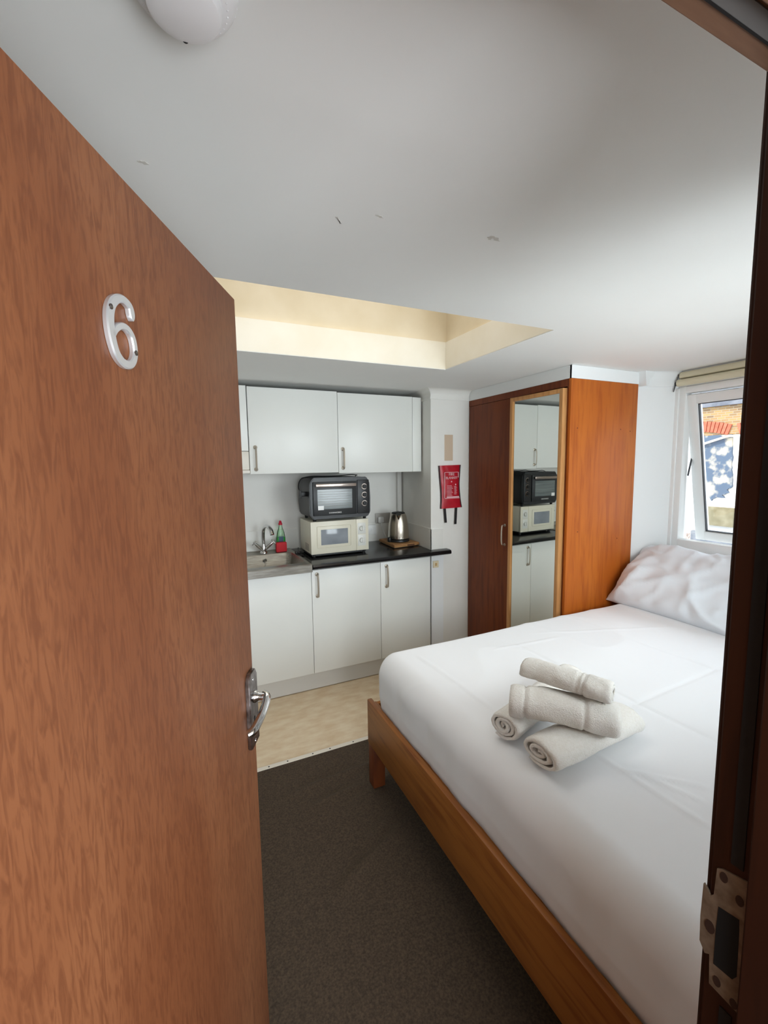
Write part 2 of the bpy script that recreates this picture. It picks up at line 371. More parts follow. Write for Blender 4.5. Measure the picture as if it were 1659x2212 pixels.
# top hung sash swung out
def sash_parts():
    hz = WZ1-.05; y0, y1 = WY0+.045, WY1-.045; h = .965; th = math.radians(11.5)
    R = Matrix.Translation((2.985, 0, hz)) @ Matrix.Rotation(-th, 4, 'Y') @ Matrix.Translation((-2.985, 0, -hz))
    z0 = hz-h; fr = .062; X0, X1 = 2.955, 3.015
    b = B()
    box(b, X0, X1, y1-fr, y1, z0, hz, .008); box(b, X0, X1, y0, y0+fr, z0, hz, .008)
    box(b, X0+.001, X1-.001, y0+fr*.8, y1-fr*.8, hz-fr, hz-.001, .008); box(b, X0+.001, X1-.001, y0+fr*.8, y1-fr*.8, z0+.001, z0+fr, .008)
    bmesh.ops.transform(b, matrix=R, verts=b.verts[:]); s = obj('sash', b, m_upvc, w, smooth=True)
    b = B(); g = .006; a0, a1, c0, c1 = y0+fr-.001, y1-fr+.001, z0+fr-.001, hz-fr+.001
    box(b, X0+.012, X0+.03, a0, a0+g, c0, c1); box(b, X0+.012, X0+.03, a1-g, a1, c0, c1); box(b, X0+.012, X0+.03, a0, a1, c0, c0+g); box(b, X0+.012, X0+.03, a0, a1, c1-g, c1)
    bmesh.ops.transform(b, matrix=R, verts=b.verts[:]); obj('gasket', b, m_gasket, s)
    b = B(); box(b, X0+.018, X0+.024, a0+.002, a1-.002, c0+.002, c1-.002)
    bmesh.ops.transform(b, matrix=R, verts=b.verts[:]); obj('pane', b, m_pane, s)
    b = B(); tube(b, smooth_pts([(3.0, WY1-.06, 1.50), (3.045, WY1-.052, 1.62), (3.07, WY1-.05, 1.70)], 4), .005, 8)
    tube(b, [(3.07, WY1-.05, 1.68), (3.075, WY1-.05, 1.72)], .011, 8); obj('stay', b, m_gasket, w, smooth=True)
sash_parts()
b = B(); box(b, 2.90, XR-.001, WY0-.03, WY1-.01, WZ0-.035, WZ0-.002, .006); struct(obj('window_sill', b, m_upvc, w))
# added unseen window beside the door, an opening for the front fill
w2 = struct(thing('added_window', '', '', (1.7, .15, 1.0))); del w2['label']; del w2['category']
b = B(); box(b, 1.151, 1.20, .14, .20, 1.001, 2.059, .006); box(b, 2.20, 2.249, .14, .20, 1.001, 2.059, .006); box(b, 1.19, 2.21, .141, .199, 1.001, 1.05, .006); box(b, 1.19, 2.21, .141, .199, 2.01, 2.059, .006); box(b, 1.68, 1.72, .142, .198, 1.04, 2.02, .004)
obj('frame', b, m_upvc, w2, smooth=True); bx('pane', (1.20, 1.679, .168, .173, 1.05, 2.01), m_pane, w2); bx('pane', (1.721, 2.20, .168, .173, 1.05, 2.01), m_pane, w2)
# blind cassette above the window
bl = thing('roller_blind', 'beige roller blind wound up in its cassette above the window', 'blind', (2.93, 1.2, 2.08))
b = B(); prism(b, [(2.949, 2.155), (2.925, 2.155), (2.915, 2.14), (2.915, 2.12), (2.93, 2.115), (2.949, 2.115)], WY0, WY1-.02, 'y', .002); obj('cassette', b, m_blind, bl, smooth=True)
b = B(); tube(b, [(2.925, WY0+.01, 2.09), (2.925, WY1-.01, 2.09)], .022, 16); obj('roll', b, m_blind, bl, smooth=True)
b = B(); tube(b, [(2.925, WY1-.012, 2.09), (2.925, WY1+.004, 2.09)], .012, 12); tube(b, smooth_pts([(2.918, WY1, 2.10), (2.905, WY1+.003, 2.04), (2.915, WY1+.004, 2.06), (2.925, WY1-.012, 2.145)], 4), .0025, 6); obj('bracket', b, m_gasket, bl, smooth=True)

# ------------------------------------------------------------ building across the yard
KX = 8.0; K = KX/6.0
def oy(y): return y*K
def oz(z): return 1.6+(z-1.6)*K
def brickmat(name, c1, c2, mort, sc):
    m = bpy.data.materials.new(name); m.use_nodes = True; nt = m.node_tree; b = nt.nodes['Principled BSDF']; b.inputs['Roughness'].default_value = .9
    tc = nt.nodes.new('ShaderNodeTexCoord'); sp = nt.nodes.new('ShaderNodeSeparateXYZ'); cb = nt.nodes.new('ShaderNodeCombineXYZ')
    nt.links.new(tc.outputs['Object'], sp.inputs[0]); nt.links.new(sp.outputs['Y'], cb.inputs[0]); nt.links.new(sp.outputs['Z'], cb.inputs[1])
    t = nt.nodes.new('ShaderNodeTexBrick'); t.inputs['Scale'].default_value = sc; t.inputs['Color1'].default_value = lin(c1)
    t.inputs['Color2'].default_value = lin(c2); t.inputs['Mortar'].default_value = lin(mort)
    t.inputs['Brick Width'].default_value = .22; t.inputs['Row Height'].default_value = .075; t.inputs['Mortar Size'].default_value = .01
    nt.links.new(cb.outputs[0], t.inputs['Vector']); nt.links.new(t.outputs[0], b.inputs['Base Color']); return m
m_stock = brickmat('stock_brick', (176, 142, 92), (128, 104, 80), (160, 148, 126), 2)
m_wbrick = brickmat('painted_brick', (246, 242, 236), (240, 234, 228), (206, 196, 190), 1)
m_arch = mat('red_brick', (196, 112, 88), .9, c2=(178, 92, 70), scale=12)
m_peel = mat('peeling_blue_paint', (84, 102, 122), .8, c2=(196, 188, 170), scale=4.5, lo=.48, hi=.60, detail=8)
m_slate = mat('slate', (96, 102, 112), .8, c2=(130, 134, 142), scale=6)
m_render = mat('white_render', (246, 244, 240), .8, c2=(232, 226, 214), scale=3)
m_tan = mat('tan_panel', (150, 142, 116), .8, c2=(124, 116, 88), scale=7)
bd = thing('brick_building', 'yellow brick building across the yard with red arch and peeling blue doorway', 'building', (KX, 4, 0))
bx('wall', (KX, KX+.3, 0, 9, oz(1.90), oz(2.245)), m_stock, bd)
bx('render_wall', (KX+.02, KX+.3, 0, 9, -1, oz(1.90)), m_render, bd)
bx('slate_roof', (KX-.06, KX+.3, 0, 9, oz(2.247), oz(2.6)), m_slate, bd)
# arch: ring of voussoirs
def arch(yc, w_, zs, rise, t):
    b = B(); n = 17; R = (w_*w_/4+rise*rise)/(2*rise); cz = zs+rise-R; a0 = math.asin(w_/2/R)
    for i in range(n):
        a, c = -a0+2*a0*i/n+.004, -a0+2*a0*(i+1)/n-.004
        q = [(yc+R*math.sin(a), cz+R*math.cos(a)), (yc+R*math.sin(c), cz+R*math.cos(c)), (yc+(R+t)*math.sin(c), cz+(R+t)*math.cos(c)), (yc+(R+t)*math.sin(a), cz+(R+t)*math.cos(a))]
        prism(b, q, KX-.025, KX+.01, 'x')
    return b
yc = oy(3.42); wd = (oy(3.42)-oy(3.075))*2
obj('arch', arch(yc, wd, oz(1.893), oz(1.95)-oz(1.893), .17), m_arch, bd)
obj('arch', arch(oy(2.62), (oy(2.95)-oy(2.62))*2, oz(1.893), oz(1.95)-oz(1.893), .17), m_arch, bd)
# blue, flaking door area
key_ = [(3.034, 1.90), (3.022, 1.7), (3.012, 1.5), (3.00, 1.38), (2.997, 1.275), (3.05, 1.235), (3.02, 1.20), (3.10, 1.17), (3.06, 1.14), (3.16, 1.135), (3.215, 1.096), (3.26, 1.15), (3.291, 1.157), (3.75, 1.16)]
pts = [(3.75, 1.90)]
for i_ in range(len(key_)-1):
    for s_ in range(6):
        f_ = s_/6; y_ = key_[i_][0]*(1-f_)+key_[i_+1][0]*f_; z_ = key_[i_][1]*(1-f_)+key_[i_+1][1]*f_
        pts.append((y_+.014*noise.noise(Vector((y_*30, z_*30, 2))), min(1.90, z_+.014*noise.noise(Vector((y_*30, z_*30, 7))))))
pts.append(key_[-1])
b = B(); prism(b, [(oy(y), oz(z)) for y, z in pts], KX-.01, KX+.02, 'x'); obj('painted_panel', b, m_peel, bd)
b = B(); prism(b, [(oy(y), oz(z)) for y, z in [(3.36, 1.801), (3.36, 1.777), (3.06, 1.868), (2.7, 1.868), (2.7, 1.89), (3.06, 1.89)]], KX-.07, KX-.02, 'x'); obj('pipe', b, m_render, bd)
bx('tan_panel', (KX-.05, KX+.02, oy(2.944), oy(3.29), oz(.79), oz(1.02)), m_tan, bd)
bx('ledge', (KX-.5, KX, 0, oy(3.40), oz(.62), oz(.70)), m_slate, bd)
# near white painted wall seen through the gap at the side of the open window
pw = thing('painted_wall', 'white painted brick wall outside, seen through the gap beside the open window', 'wall', (6.0, 3.9, 0))
bx('brickwork', (5.0, 5.98, 3.42, 3.62, -1, 3.6), m_wbrick, pw)
m_vent = mat('air_brick', (150, 128, 118), .9, c2=(210, 196, 186), scale=40)
bx('air_brick', (5.62, 5.95, 3.405, 3.42, .57, .66), m_vent, pw)
b = B(); box(b, 3.2, 12, -6, 12, -1.2, -1.0); struct(obj('ground', b, mat('yard_concrete', (200, 198, 192), .9, c2=(180, 178, 172), scale=2)))

# ------------------------------------------------------------ corridor behind the camera and the door frame
b = B(); box(b, -.75, -.65, -1.7, .12, 0, 2.3); box(b, 1.04, 1.12, -1.7, .12, 0, 2.3); box(b, -.75, 1.12, -1.8, -1.7, 0, 2.3)
struct(obj('wall_corridor', b, m_corr)); struct(bx('ceiling_corridor', (-.75, 1.12, -1.8, .12, 2.3, 2.4), m_corr))
b = B(); box(b, -.65, 1.04, -1.7, .12, -.003, .004); box(b, -.212, .554, .12, .264, -.003, .004); struct(obj('floor_corridor', b, m_carpet))
JX = .554
b = B(); box(b, JX, JX+.042, .10, .27, 0, 1.98, .002); box(b, JX-.012, JX+.01, .10, .229, 0, 1.98, .002); jamb = struct(obj('trim_8', b, m_jamb))
bx('smoke_seal', (JX-.0015, JX+.001, .2375, .250, 1.135, 1.98), m_sealgap, jamb); bx('smoke_seal', (JX-.0015, JX+.001, .2375, .250, 0, .945), m_sealgap, jamb)
b = B(); box(b, -.232, JX+.042, .10, .27, 1.98, 2.01, .001); box(b, -.2, JX, .10, .226, 1.965, 1.985, .001); head = struct(obj('trim_9', b, m_head))
bx('smoke_seal', (-.19, JX-.002, .2365, .2515, 1.9785, 1.981), m_seal, head)
bx('shadow_gap', (-.19, JX-.002, .2515, .2535, 1.978, 1.981), m_sealgap, head)  # black strip painted in for the shadow gap beside the seal
b = B(); box(b, -.242, -.212, .10, .27, 0, 1.98, .002); struct(obj('trim_10', b, m_jamb))
b = B(); box(b, JX+.0, JX+.08, .262, .276, 0, 2.06, .003); struct(obj('trim_11', b, m_jamb)).location = (.004, 0, 0)
# strike plate on the jamb, in the jamb's own plane
sp = [(.2625, 1.117), (.257, 1.121), (.232, 1.127), (.2295, 1.108), (.231, 1.092), (.231, 1.028), (.230, 1.004), (.229, .957), (.233, .959), (.262, .962), (.264, 1.0), (.269, .996), (.2755, 1.007), (.2765, 1.040), (.2755, 1.085), (.267, 1.077), (.264, 1.081)]
b = B(); prism(b, sp, JX-.0022, JX+.001, 'x'); plate = obj('strike_plate', b, m_oldpaint, jamb)
b = B(); prism(b, [(.258, 1.071), (.237, 1.075), (.236, 1.058), (.235, 1.003), (.239, .995), (.259, .993), (.259, 1.041)], JX-.0026, JX, 'x'); obj('keep_hole', b, m_hole, plate)
b = B()
for (y, z, r) in ((.255, 1.112, .0042), (.238, 1.098, .0042), (.254, .974, .0042), (.236, .966, .004), (.2655, 1.036, .0055)):
    lathe(b, [(r, 0), (r, -.0006)], (JX-.0022, y, z), 'x', 14, 1, 1.5)
obj('screw_hole', b, m_rust, plate)

# ------------------------------------------------------------ the open door
HX, HY = -.2, .284; DW, DH = .747, 1.934
tv = Vector((.42837, .90360, 0)); nvv = Vector((.90360, -.42837, 0))
rz = math.atan2(tv.y, tv.x)
# door local frame: x along the leaf from the hinge, -y is the visible face
def dmesh(b):
    bmesh.ops.transform(b, matrix=Matrix.Translation((HX, HY, 0)) @ Matrix.Rotation(rz, 4, 'Z'), verts=b.verts[:]); return b
b = B(); box(b, 0, DW, .0, .040, .008, DH, .0015); door = struct(obj('door_1', dmesh(b), m_door, smooth=True))
six = [(.3602, .7715), (.3604, .775), (.3604, .780), (.3585, .786), (.3535, .7895), (.3450, .791), (.3358, .788), (.3269, .781), (.3215, .772), (.3193, .763), (.3190, .753), (.3203, .743), (.3228, .734), (.3273, .7255), (.3362, .7195), (.3461, .7185), (.3546, .722), (.3604, .7305), (.3620, .740), (.3600, .7505), (.355, .757), (.347, .7605), (.3371, .759), (.3282, .753), (.3225, .745)]
hw = [.0012, .0042, .0056, .0052, .0047, .0045, .0050, .0060, .0066, .0068, .0066, .0064, .006, .0058, .0054, .005, .0047, .0045, .0045, .0045, .0043, .0040, .0040, .0040, .003]
def numeral():
    b = B(); P = smooth_pts([(s, z+1, h) for (s, z), h in zip(six, hw)], 5)
    cen = []; L = len(P)
    # stretch about its centre a little so the stroke reads as in the photo
    Q = [Vector(((p.x-.341)*1.03+.343, p.y, p.z)) for p in P]
    rows = []
    for i in range(L):
        d = Vector((Q[min(i+1, L-1)].x-Q[max(i-1, 0)].x, Q[min(i+1, L-1)].y-Q[max(i-1, 0)].y)).normalized(); n = Vector((-d.y, d.x)); h = max(Q[i].z, .0008)
        c = Vector((Q[i].x, Q[i].y)); a, e = c+n*h, c-n*h; a2, e2 = c+n*(h*.72), c-n*(h*.72)
        rows.append([b.verts.new((a.x, -.0005, a.y)), b.verts.new((a.x, -.0045, a.y)), b.verts.new((a2.x, -.006, a2.y)), b.verts.new((e2.x, -.006, e2.y)), b.verts.new((e.x, -.0045, e.y)), b.verts.new((e.x, -.0005, e.y))])
    for i in range(L-1):
        for k in range(6): b.faces.new((rows[i][k], rows[i][(k+1) % 6], rows[i+1][(k+1) % 6], rows[i+1][k]))
    b.faces.new(rows[0]); b.faces.new(rows[-1])
    return b
num = obj('number_six', dmesh(numeral()), m_alu, door, smooth=True)
b = B()
for s, z in ((.321, 1.774), (.3637, 1.7355)): lathe(b, [(.003, 0), (.003, -.0010), (.001, -.0014)], (s, -.0058, z), 'y', 14)
obj('screw', dmesh(b), m_lever, num, smooth=True)
# handle: long plate with chamfered top corners, lever towards the hinge
b = B(); prism(b, [(.693, 1.0), (.745, 1.0), (.745, 1.150), (.735, 1.165), (.703, 1.165), (.693, 1.150)], -.010, -.0003, 'y', .002)
hp = obj('handle_plate', dmesh(b), m_lever, door, smooth=True)
b = B(); lathe(b, [(.013, 0), (.013, -.004), (.010, -.008), (.0085, -.012), (.008, -.028)], (.724, -.008, 1.105), 'y', 20)
tube(b, smooth_pts([(.730, -.027, 1.107), (.725, -.035, 1.106), (.712, -.038, 1.102), (.69, -.0375, 1.093), (.668, -.034, 1.083), (.650, -.028, 1.074), (.643, -.019, 1.070)], 5), [.0085]*31, 12)
obj('lever', dmesh(b), m_chrome, hp, smooth=True)
b = B()
lathe(b, [(.0035, 0), (.003, -.001)], (.716, -.010, 1.148), 'y', 12); lathe(b, [(.0035, 0), (.003, -.001)], (.716, -.010, 1.010), 'y', 12); obj('screw', dmesh(b), m_chrome, hp)
b = B(); box(b, .7135, .7165, -.0106, -.0098, 1.040, 1.062); lathe(b, [(.004, 0), (.004, -.0006)], (.715, -.010, 1.062), 'y', 12); obj('keyhole', dmesh(b), m_hole, hp)

# ------------------------------------------------------------ smoke detector
sd = thing('smoke_detector', 'round white smoke detector on the ceiling by the door', 'smoke detector', (.035, .60, ZC))
b = B(); lathe(b, [(.062, 0), (.062, -.010), (.058, -.026), (.052, -.034), (.047, -.036), (.03, -.036)], (.035, .60, ZC), n=48); obj('base', b, m_det, sd, smooth=True)
b = B(); lathe(b, [(.042, -.034), (.042, -.042), (.039, -.048), (.030, -.052), (.0, -.053)][:4]+[(.001, -.053)], (.035, .60, ZC), n=40); obj('cover', b, m_det, sd, smooth=True)
b = B()
for k in range(36):
    a = 2*PI*k/36; c, s = math.cos(a), math.sin(a); tube(b, [(.035+.059*c, .60+.059*s, ZC-.022), (.035+.047*c, .60+.047*s, ZC-.036)], .0012, 5)
obj('vent_ribs', b, m_det, sd)
b = B(); lathe(b, [(.0035, 0), (.003, -.003)], (.037, .636, ZC-.046), n=12); obj('indicator_light', b, m_hole, sd)

# ============================================================ KITCHEN
YF = 2.88
def bow_handle(b, x, y, z0, z1, w=.008, out=.028, axis='y'):
    """vertical bow handle standing off a front at depth y (axis y, towards -y)"""
    if axis == 'y': f = lambda o_, z: (x, y-o_, z)
    else: f = lambda o_, z: (y-o_, x, z)
    P = smooth_pts([f(-.001, z0+.006), f(out*.55, z0+.006), f(out*.95, z0+.016), f(out*1.08, (z0+z1)/2), f(out*.95, z1-.016), f(out*.55, z1-.006), f(-.001, z1-.006)], 5)
    n = len(P); R = [w*(1.15 if min(i, n-1-i) < 4 else .95) for i in range(n)]
    tube(b, P, R, 10, sx=.62, sq=(0, 0, 1) if False else None)
    for z in (z0+.006, z1-.006):
        lathe(b, [(w*1.7, 0), (w*1.7, -.004), (w*1.1, -.007)], f(-.0003, z), axis if axis == 'y' else 'x', 16)
def unit(name, label, cat, x0, x1, y0, y1, z0, z1, doors, group=None, wallmounted=False):
    t = thing(name, label, cat, ((x0+x1)/2, (y0+y1)/2, z0), group=group)
    bx('carcass', (x0+.001, x1-.001, y0+.019, y1-.004, z0+.001, (z1 if z1 != .875 else .79)-.003), m_unit, t)
    for d in doors:
        a, c, e, f, hx, hz0, hz1 = d
        dd = bx('door', (a+.0015, c-.0015, y0, y0+.018, e, f), m_unit, t, bev=.0015)
        if hx is not None:
            b = B(); bow_handle(b, hx, y0, hz0, hz1); obj('handle', b, m_pewter, dd, smooth=True)
    return t
unit('base_cabinet', 'white base cabinet with plain door under the steel sink', 'cabinet', .18, .779, YF, 3.49, .15, .875, [(.18, .779, .142, .874, None, 0, 0)], 'white kitchen base cabinets')
unit('base_cabinet', 'white base cabinet under the microwave, its handle beside the sink unit', 'cabinet', .779, 1.30, YF, 3.49, .15, .885, [(.779, 1.30, .142, .882, .818, .692, .858)], 'white kitchen base cabinets')
unit('base_cabinet', 'white base cabinet under the kettle, at the column end of the worktop', 'cabinet', 1.30, 1.732, YF, 3.49, .15, .885, [(1.30, 1.728, .142, .882, 1.348, .692, .858)], 'white kitchen base cabinets')
unit('base_cabinet', 'white base cabinet at the left wall, behind the open door', 'cabinet', XL+.004, .18, YF, 3.49, .15, .885, [(XL+.004, .18, .142, .882, .13, .692, .858)], 'white kitchen base cabinets')
tag(bx('plinth', (XL+.005, 1.748, 2.925, 2.943, .006, .148), m_plinth), 'white plinth board running under the kitchen base cabinets', 'plinth')
# worktop (to the right of the sink)
b = B()
prism(b, [(2.855, .930), (2.838, .926), (2.830, .915), (2.832, .900), (2.845, .893), (3.490, .893), (3.490, .930)], .781, 1.742, 'x')
prism(b, [(2.855, .930), (2.838, .926), (2.830, .915), (2.832, .900), (2.845, .893), (2.905, .893), (2.905, .930)], 1.742, 1.89, 'x')
wt = obj('worktop', b, m_top, smooth=True); tag(wt, 'black speckled laminate worktop carrying the microwave and kettle', 'worktop')
b = B(); prism(b, [(2.855, .930), (2.838, .926), (2.830, .915), (2.832, .900), (2.845, .893), (3.490, .893), (3.490, .930)], XL+.005, .175, 'x')
wt2 = obj('worktop', b, m_top, smooth=True); tag(wt2, 'black laminate worktop left of the sink, hidden behind the open door', 'worktop')
# sink
sk = thing('kitchen_sink', 'stainless steel sit-on kitchen sink at the left end of the worktop', 'sink', (.48, 3.15, .88))
def sink():
    b = B(); x0, x1, y0, y1 = .177, .777, 2.83, 3.488; zt = .938
    bx0, bx1, by0, by1, zb = .36, .745, 2.925, 3.33, .80
    # outer shell top as strips around the bowl
    def ring(z, a0, a1, c0, c1, r, n=6):
        v = []
        for cx, cy, s in ((a1-r, c1-r, 0), (a0+r, c1-r, 1), (a0+r, c0+r, 2), (a1-r, c0+r, 3)):
            for k in range(n+1):
                a = (s+k/n)*PI/2; v.append(b.verts.new((cx+r*math.cos(a), cy+r*math.sin(a), z)))
        return v
    R = [ring(.882, x0+.001, x1-.001, y0+.001, y1, .004), ring(.932, x0, x1, y0, y1, .006), ring(zt, x0+.006, x1-.006, y0+.006, y1-.004, .010), ring(zt, x0+.018, x1-.018, y0+.02, y1-.012, .012),
         ring(zt-.003, x0+.022, x1-.022, y0+.026, y1-.016, .014),
         ring(zt-.003, bx0-.006, bx1+.006, by0-.006, by1+.006, .05), ring(zt-.012, bx0, bx1, by0, by1, .05), ring(zb+.03, bx0+.012, bx1-.012, by0+.012, by1-.012, .05), ring(zb, bx0+.04, bx1-.04, by0+.04, by1-.04, .05)]
    for i in range(len(R)-1):
        n = len(R[i])
        for k in range(n): b.faces.new((R[i][k], R[i][(k+1) % n], R[i+1][(k+1) % n], R[i+1][k]))
    b.faces.new(R[-1]); return b
obj('basin', sink(), m_steel, sk, smooth=True)
b = B(); lathe(b, [(.032, 0), (.030, .004), (.02, .003)], (.55, 3.13, .80), n=24); obj('drain', b, m_chrome, sk, smooth=True)
b = B(); lathe(b, [(.014, 0), (.012, -.004)], (.545, 3.316, .893), 'y', 16)
P_ = smooth_pts([(.545, 3.312, .89), (.548, 3.30, .87), (.535, 3.295, .845), (.54, 3.30, .83), (.56, 3.28, .82)], 5); tube(b, P_, .002, 6); obj('overflow_chain', b, m_chrome, sk, smooth=True)
# mixer tap
tp = thing('mixer_tap', 'chrome mixer tap with two cross handles at the back of the sink', 'tap', (.552, 3.40, .935))
b = B(); lathe(b, [(.028, 0), (.026, .012), (.018, .020), (.017, .05), (.014, .062), (.012, .075)], (.552, 3.40, .935), n=24)
P_ = smooth_pts([(.552, 3.40, 1.0), (.551, 3.398, 1.06), (.553, 3.385, 1.115), (.562, 3.35, 1.145), (.574, 3.31, 1.150), (.586, 3.265, 1.130), (.592, 3.245, 1.095)], 6)
n_ = len(P_); tube(b, P_, [.013+.007*max(0, (i/n_-.55)) for i in range(n_)], 14); obj('spout', b, m_chrome, tp, smooth=True)
for sg in (-1, 1):
    b = B(); e = Vector((.552+sg*.066, 3.385, .995+.02)); a_ = Vector((.552+sg*.012, 3.398, .965))
    tube(b, [a_, a_.lerp(e, .6), e], [.012, .013, .009], 12)
    d_ = (e-a_).normalized(); s1 = Vector((0, 1, 0)); s2 = d_.cross(s1)
    for v_ in (s1, s2):
        tube(b, [e-v_*.022+d_*.008, e-v_*.012+d_*.008, e+v_*.012+d_*.008, e+v_*.022+d_*.008], [.0065, .004, .004, .0065], 8)
    lathe(b, [(.009, 0), (.007, .008), (.002, .011)], e+d_*.008, n=12)
    obj('tap_handle', b, m_chrome, tp, smooth=True)
# dish soap bottle and sponge
sb = thing('soap_bottle', 'clear washing-up bottle of green liquid with a red cap behind the sink', 'bottle', (.692, 3.43, .935))
b = B(); lathe(b, [(.030, 0), (.034, .004), (.036, .05), (.035, .10), (.029, .14), (.018, .175), (.013, .195), (.013, .205)], (.692, 3.43, .936), n=28, sy=.6); obj('body', b, m_bottle, sb, smooth=True)
b = B(); lathe(b, [(.028, 0), (.032, .004), (.034, .05), (.033, .095), (.032, .105)], (.692, 3.43, .938), n=28, sy=.55); obj('liquid', b, m_liq, sb, smooth=True)
b = B(); lathe(b, [(.015, 0), (.015, .012), (.011, .018), (.009, .03), (.005, .034)], (.692, 3.43, 1.139), n=20); obj('cap', b, mat('cap_red', (196, 16, 52), .35), sb, smooth=True)
b = B(); box(b, .672, .708, 3.4085, 3.4095, 1.0, 1.05); obj('label_sticker', b, mat('bottle_label', (36, 70, 96), .4), sb)
sg_ = bx('sponge', (.640, .722, 3.355, 3.395, .937, 1.012), m_spred, None, bev=.006)
tag(sg_, 'red sponge standing in front of the washing-up bottle', 'sponge')
# wall units
unit('wall_cabinet', 'white wall cabinet with handle low on its left, above the sink', 'cabinet', .43, 1.059, 3.06, 3.495, 1.545, 2.125, [(.43, 1.059, 1.547, 2.126, .470, 1.572, 1.732)], 'white kitchen wall cabinets')
unit('wall_cabinet', 'white wall cabinet above the black mini oven, next to the column', 'cabinet', 1.059, 1.675, 3.06, 3.495, 1.54, 2.12, [(1.059, 1.675, 1.54, 2.12, 1.093, 1.572, 1.722)], 'white kitchen wall cabinets')
fl = bx('filler_panel', (1.677, 1.755, 3.062, 3.08, 1.54, 2.118), m_unit, bev=.001); tag(fl, 'narrow white filler panel between wall cabinet and column', 'panel')
unit('wall_cabinet', 'short white wall cabinet over the cooker hood, mostly behind the open door', 'cabinet', XL+.004, .427, 3.06, 3.495, 1.70, 2.13, [(XL+.004, .427, 1.702, 2.13, None, 0, 0)], 'white kitchen wall cabinets')
hd = thing('cooker_hood', 'cream cooker hood under the short wall cabinet behind the door edge', 'cooker hood', (.1, 3.25, 1.56))
bx('body', (-.17, .424, 3.04, 3.49, 1.575, 1.698), m_hood, hd, bev=.004); bx('visor', (-.17, .426, 3.03, 3.2, 1.552, 1.574), m_hood, hd, bev=.003)

# microwave
mw = thing('microwave', 'cream microwave on the black worktop beneath the mini oven', 'microwave', (1.05, 3.2, .93))
MX0, MX1, MYF, MZ0, MZ1 = .826, 1.276, 3.035, .957, 1.195
bx('body', (MX0, MX1, MYF+.022, MYF+.30, MZ0+.002, MZ1), m_cream, mw, bev=.004)
dr = bx('door', (MX0, MX1-.100, MYF, MYF+.021, MZ0, MZ1), m_cream, mw, bev=.004)
b = B(); box(b, MX0+.045, MX1-.145, MYF-.003, MYF+.002, MZ0+.045, MZ1-.035, .006)
obj('door_surround', b, m_cream, dr, smooth=True)
bx('window', (MX0+.075, MX1-.168, MYF-.0045, MYF-.0025, MZ0+.065, MZ1-.060), m_mwglass, dr, bev=.0008)
cp = bx('control_panel', (MX1-.099, MX1, MYF+.001, MYF+.021, MZ0, MZ1), m_cream, mw, bev=.003)
for zc in (MZ1-.072, MZ0+.077):
    bx('dial_plate', (MX1-.088, MX1-.024, MYF-.001, MYF+.003, zc-.042, zc+.042), m_mwpanel, cp, bev=.001)
    b = B(); lathe(b, [(.020, 0), (.019, -.008), (.017, -.012)], (MX1-.056, MYF-.001, zc), 'y', 24); box(b, MX1-.059, MX1-.053, MYF-.020, MYF-.010, zc-.018, zc+.018, .002); obj('dial', b, m_mwpanel, cp, smooth=True)
    b = B()
    for k in range(11):
        a = math.radians(-140+28*k); lathe(b, [(.0012, 0), (.0012, -.0004)], (MX1-.056+.027*math.sin(a), MYF-.001, zc+.027*math.cos(a)), 'y', 6)
    obj('dial_marks', b, m_gasket, cp)
for k, (x, y) in enumerate(((MX0+.03, MYF+.04), (MX1-.03, MYF+.04), (MX0+.03, MYF+.27), (MX1-.03, MYF+.27))):
    b = B(); lathe(b, [(.013, 0), (.016, .028)], (x, y, .931), n=14); obj('foot', b, m_blackp, mw)
bx('base_pan', (MX0+.012, MX1-.012, MYF+.03, MYF+.29, .940, .958), m_blackp, mw)
b = B()
for k in range(6): box(b, MX0-.0008, MX0+.001, MYF+.06, MYF+.16, MZ0+.02+.009*k, MZ0+.023+.009*k)
obj('side_vents', b, m_gasket, mw)
# mini oven
ov = thing('mini_oven', 'black countertop mini oven with three dials standing on the microwave', 'oven', (1.05, 3.2, 1.197))
OX0, OX1, OYF, OZ0, OZ1 = .822, 1.284, 3.02, 1.218, 1.512
b = B(); prism(b, [(OX0+.03, OZ0), (OX1-.03, OZ0), (OX1-.008, OZ0+.02), (OX1, OZ0+.12), (OX1-.004, OZ1-.05), (OX1-.022, OZ1-.008), (OX1-.05, OZ1), (OX0+.05, OZ1), (OX0+.022, OZ1-.008), (OX0+.004, OZ1-.05), (OX0, OZ0+.12), (OX0+.008, OZ0+.02)], OYF+.012, OYF+.33, 'y', .006)
obj('body', b, m_black, ov, smooth=True)
b = B(); prism(b, [(OX0+.02, OZ0-.004), (OX1-.02, OZ0-.004), (OX1+.002, OZ0+.03), (OX1+.004, OZ0+.14), (OX1-.002, OZ1-.04), (OX1-.028, OZ1), (OX0+.028, OZ1), (OX0+.002, OZ1-.04), (OX0-.003, OZ0+.14), (OX0-.001, OZ0+.03)], OYF-.006, OYF+.014, 'y', .005)
obj('front_frame', b, m_dgrey, ov, smooth=True)
od = bx('door', (OX0+.022, OX1-.112, OYF-.018, OYF-.004, OZ0+.022, OZ1-.030), m_dgrey, ov, bev=.003)
bx('window', (OX0+.052, OX1-.148, OYF-.0195, OYF-.0175, OZ0+.068, OZ1-.085), m_ovglass, od)
b = B()
for k in range(7): tube(b, [(OX0+.060, OYF-.0198, OZ0+.09+.017*k), (OX1-.156, OYF-.0198, OZ0+.09+.017*k)], .0006, 5)
obj('rack', b, m_silver, od)
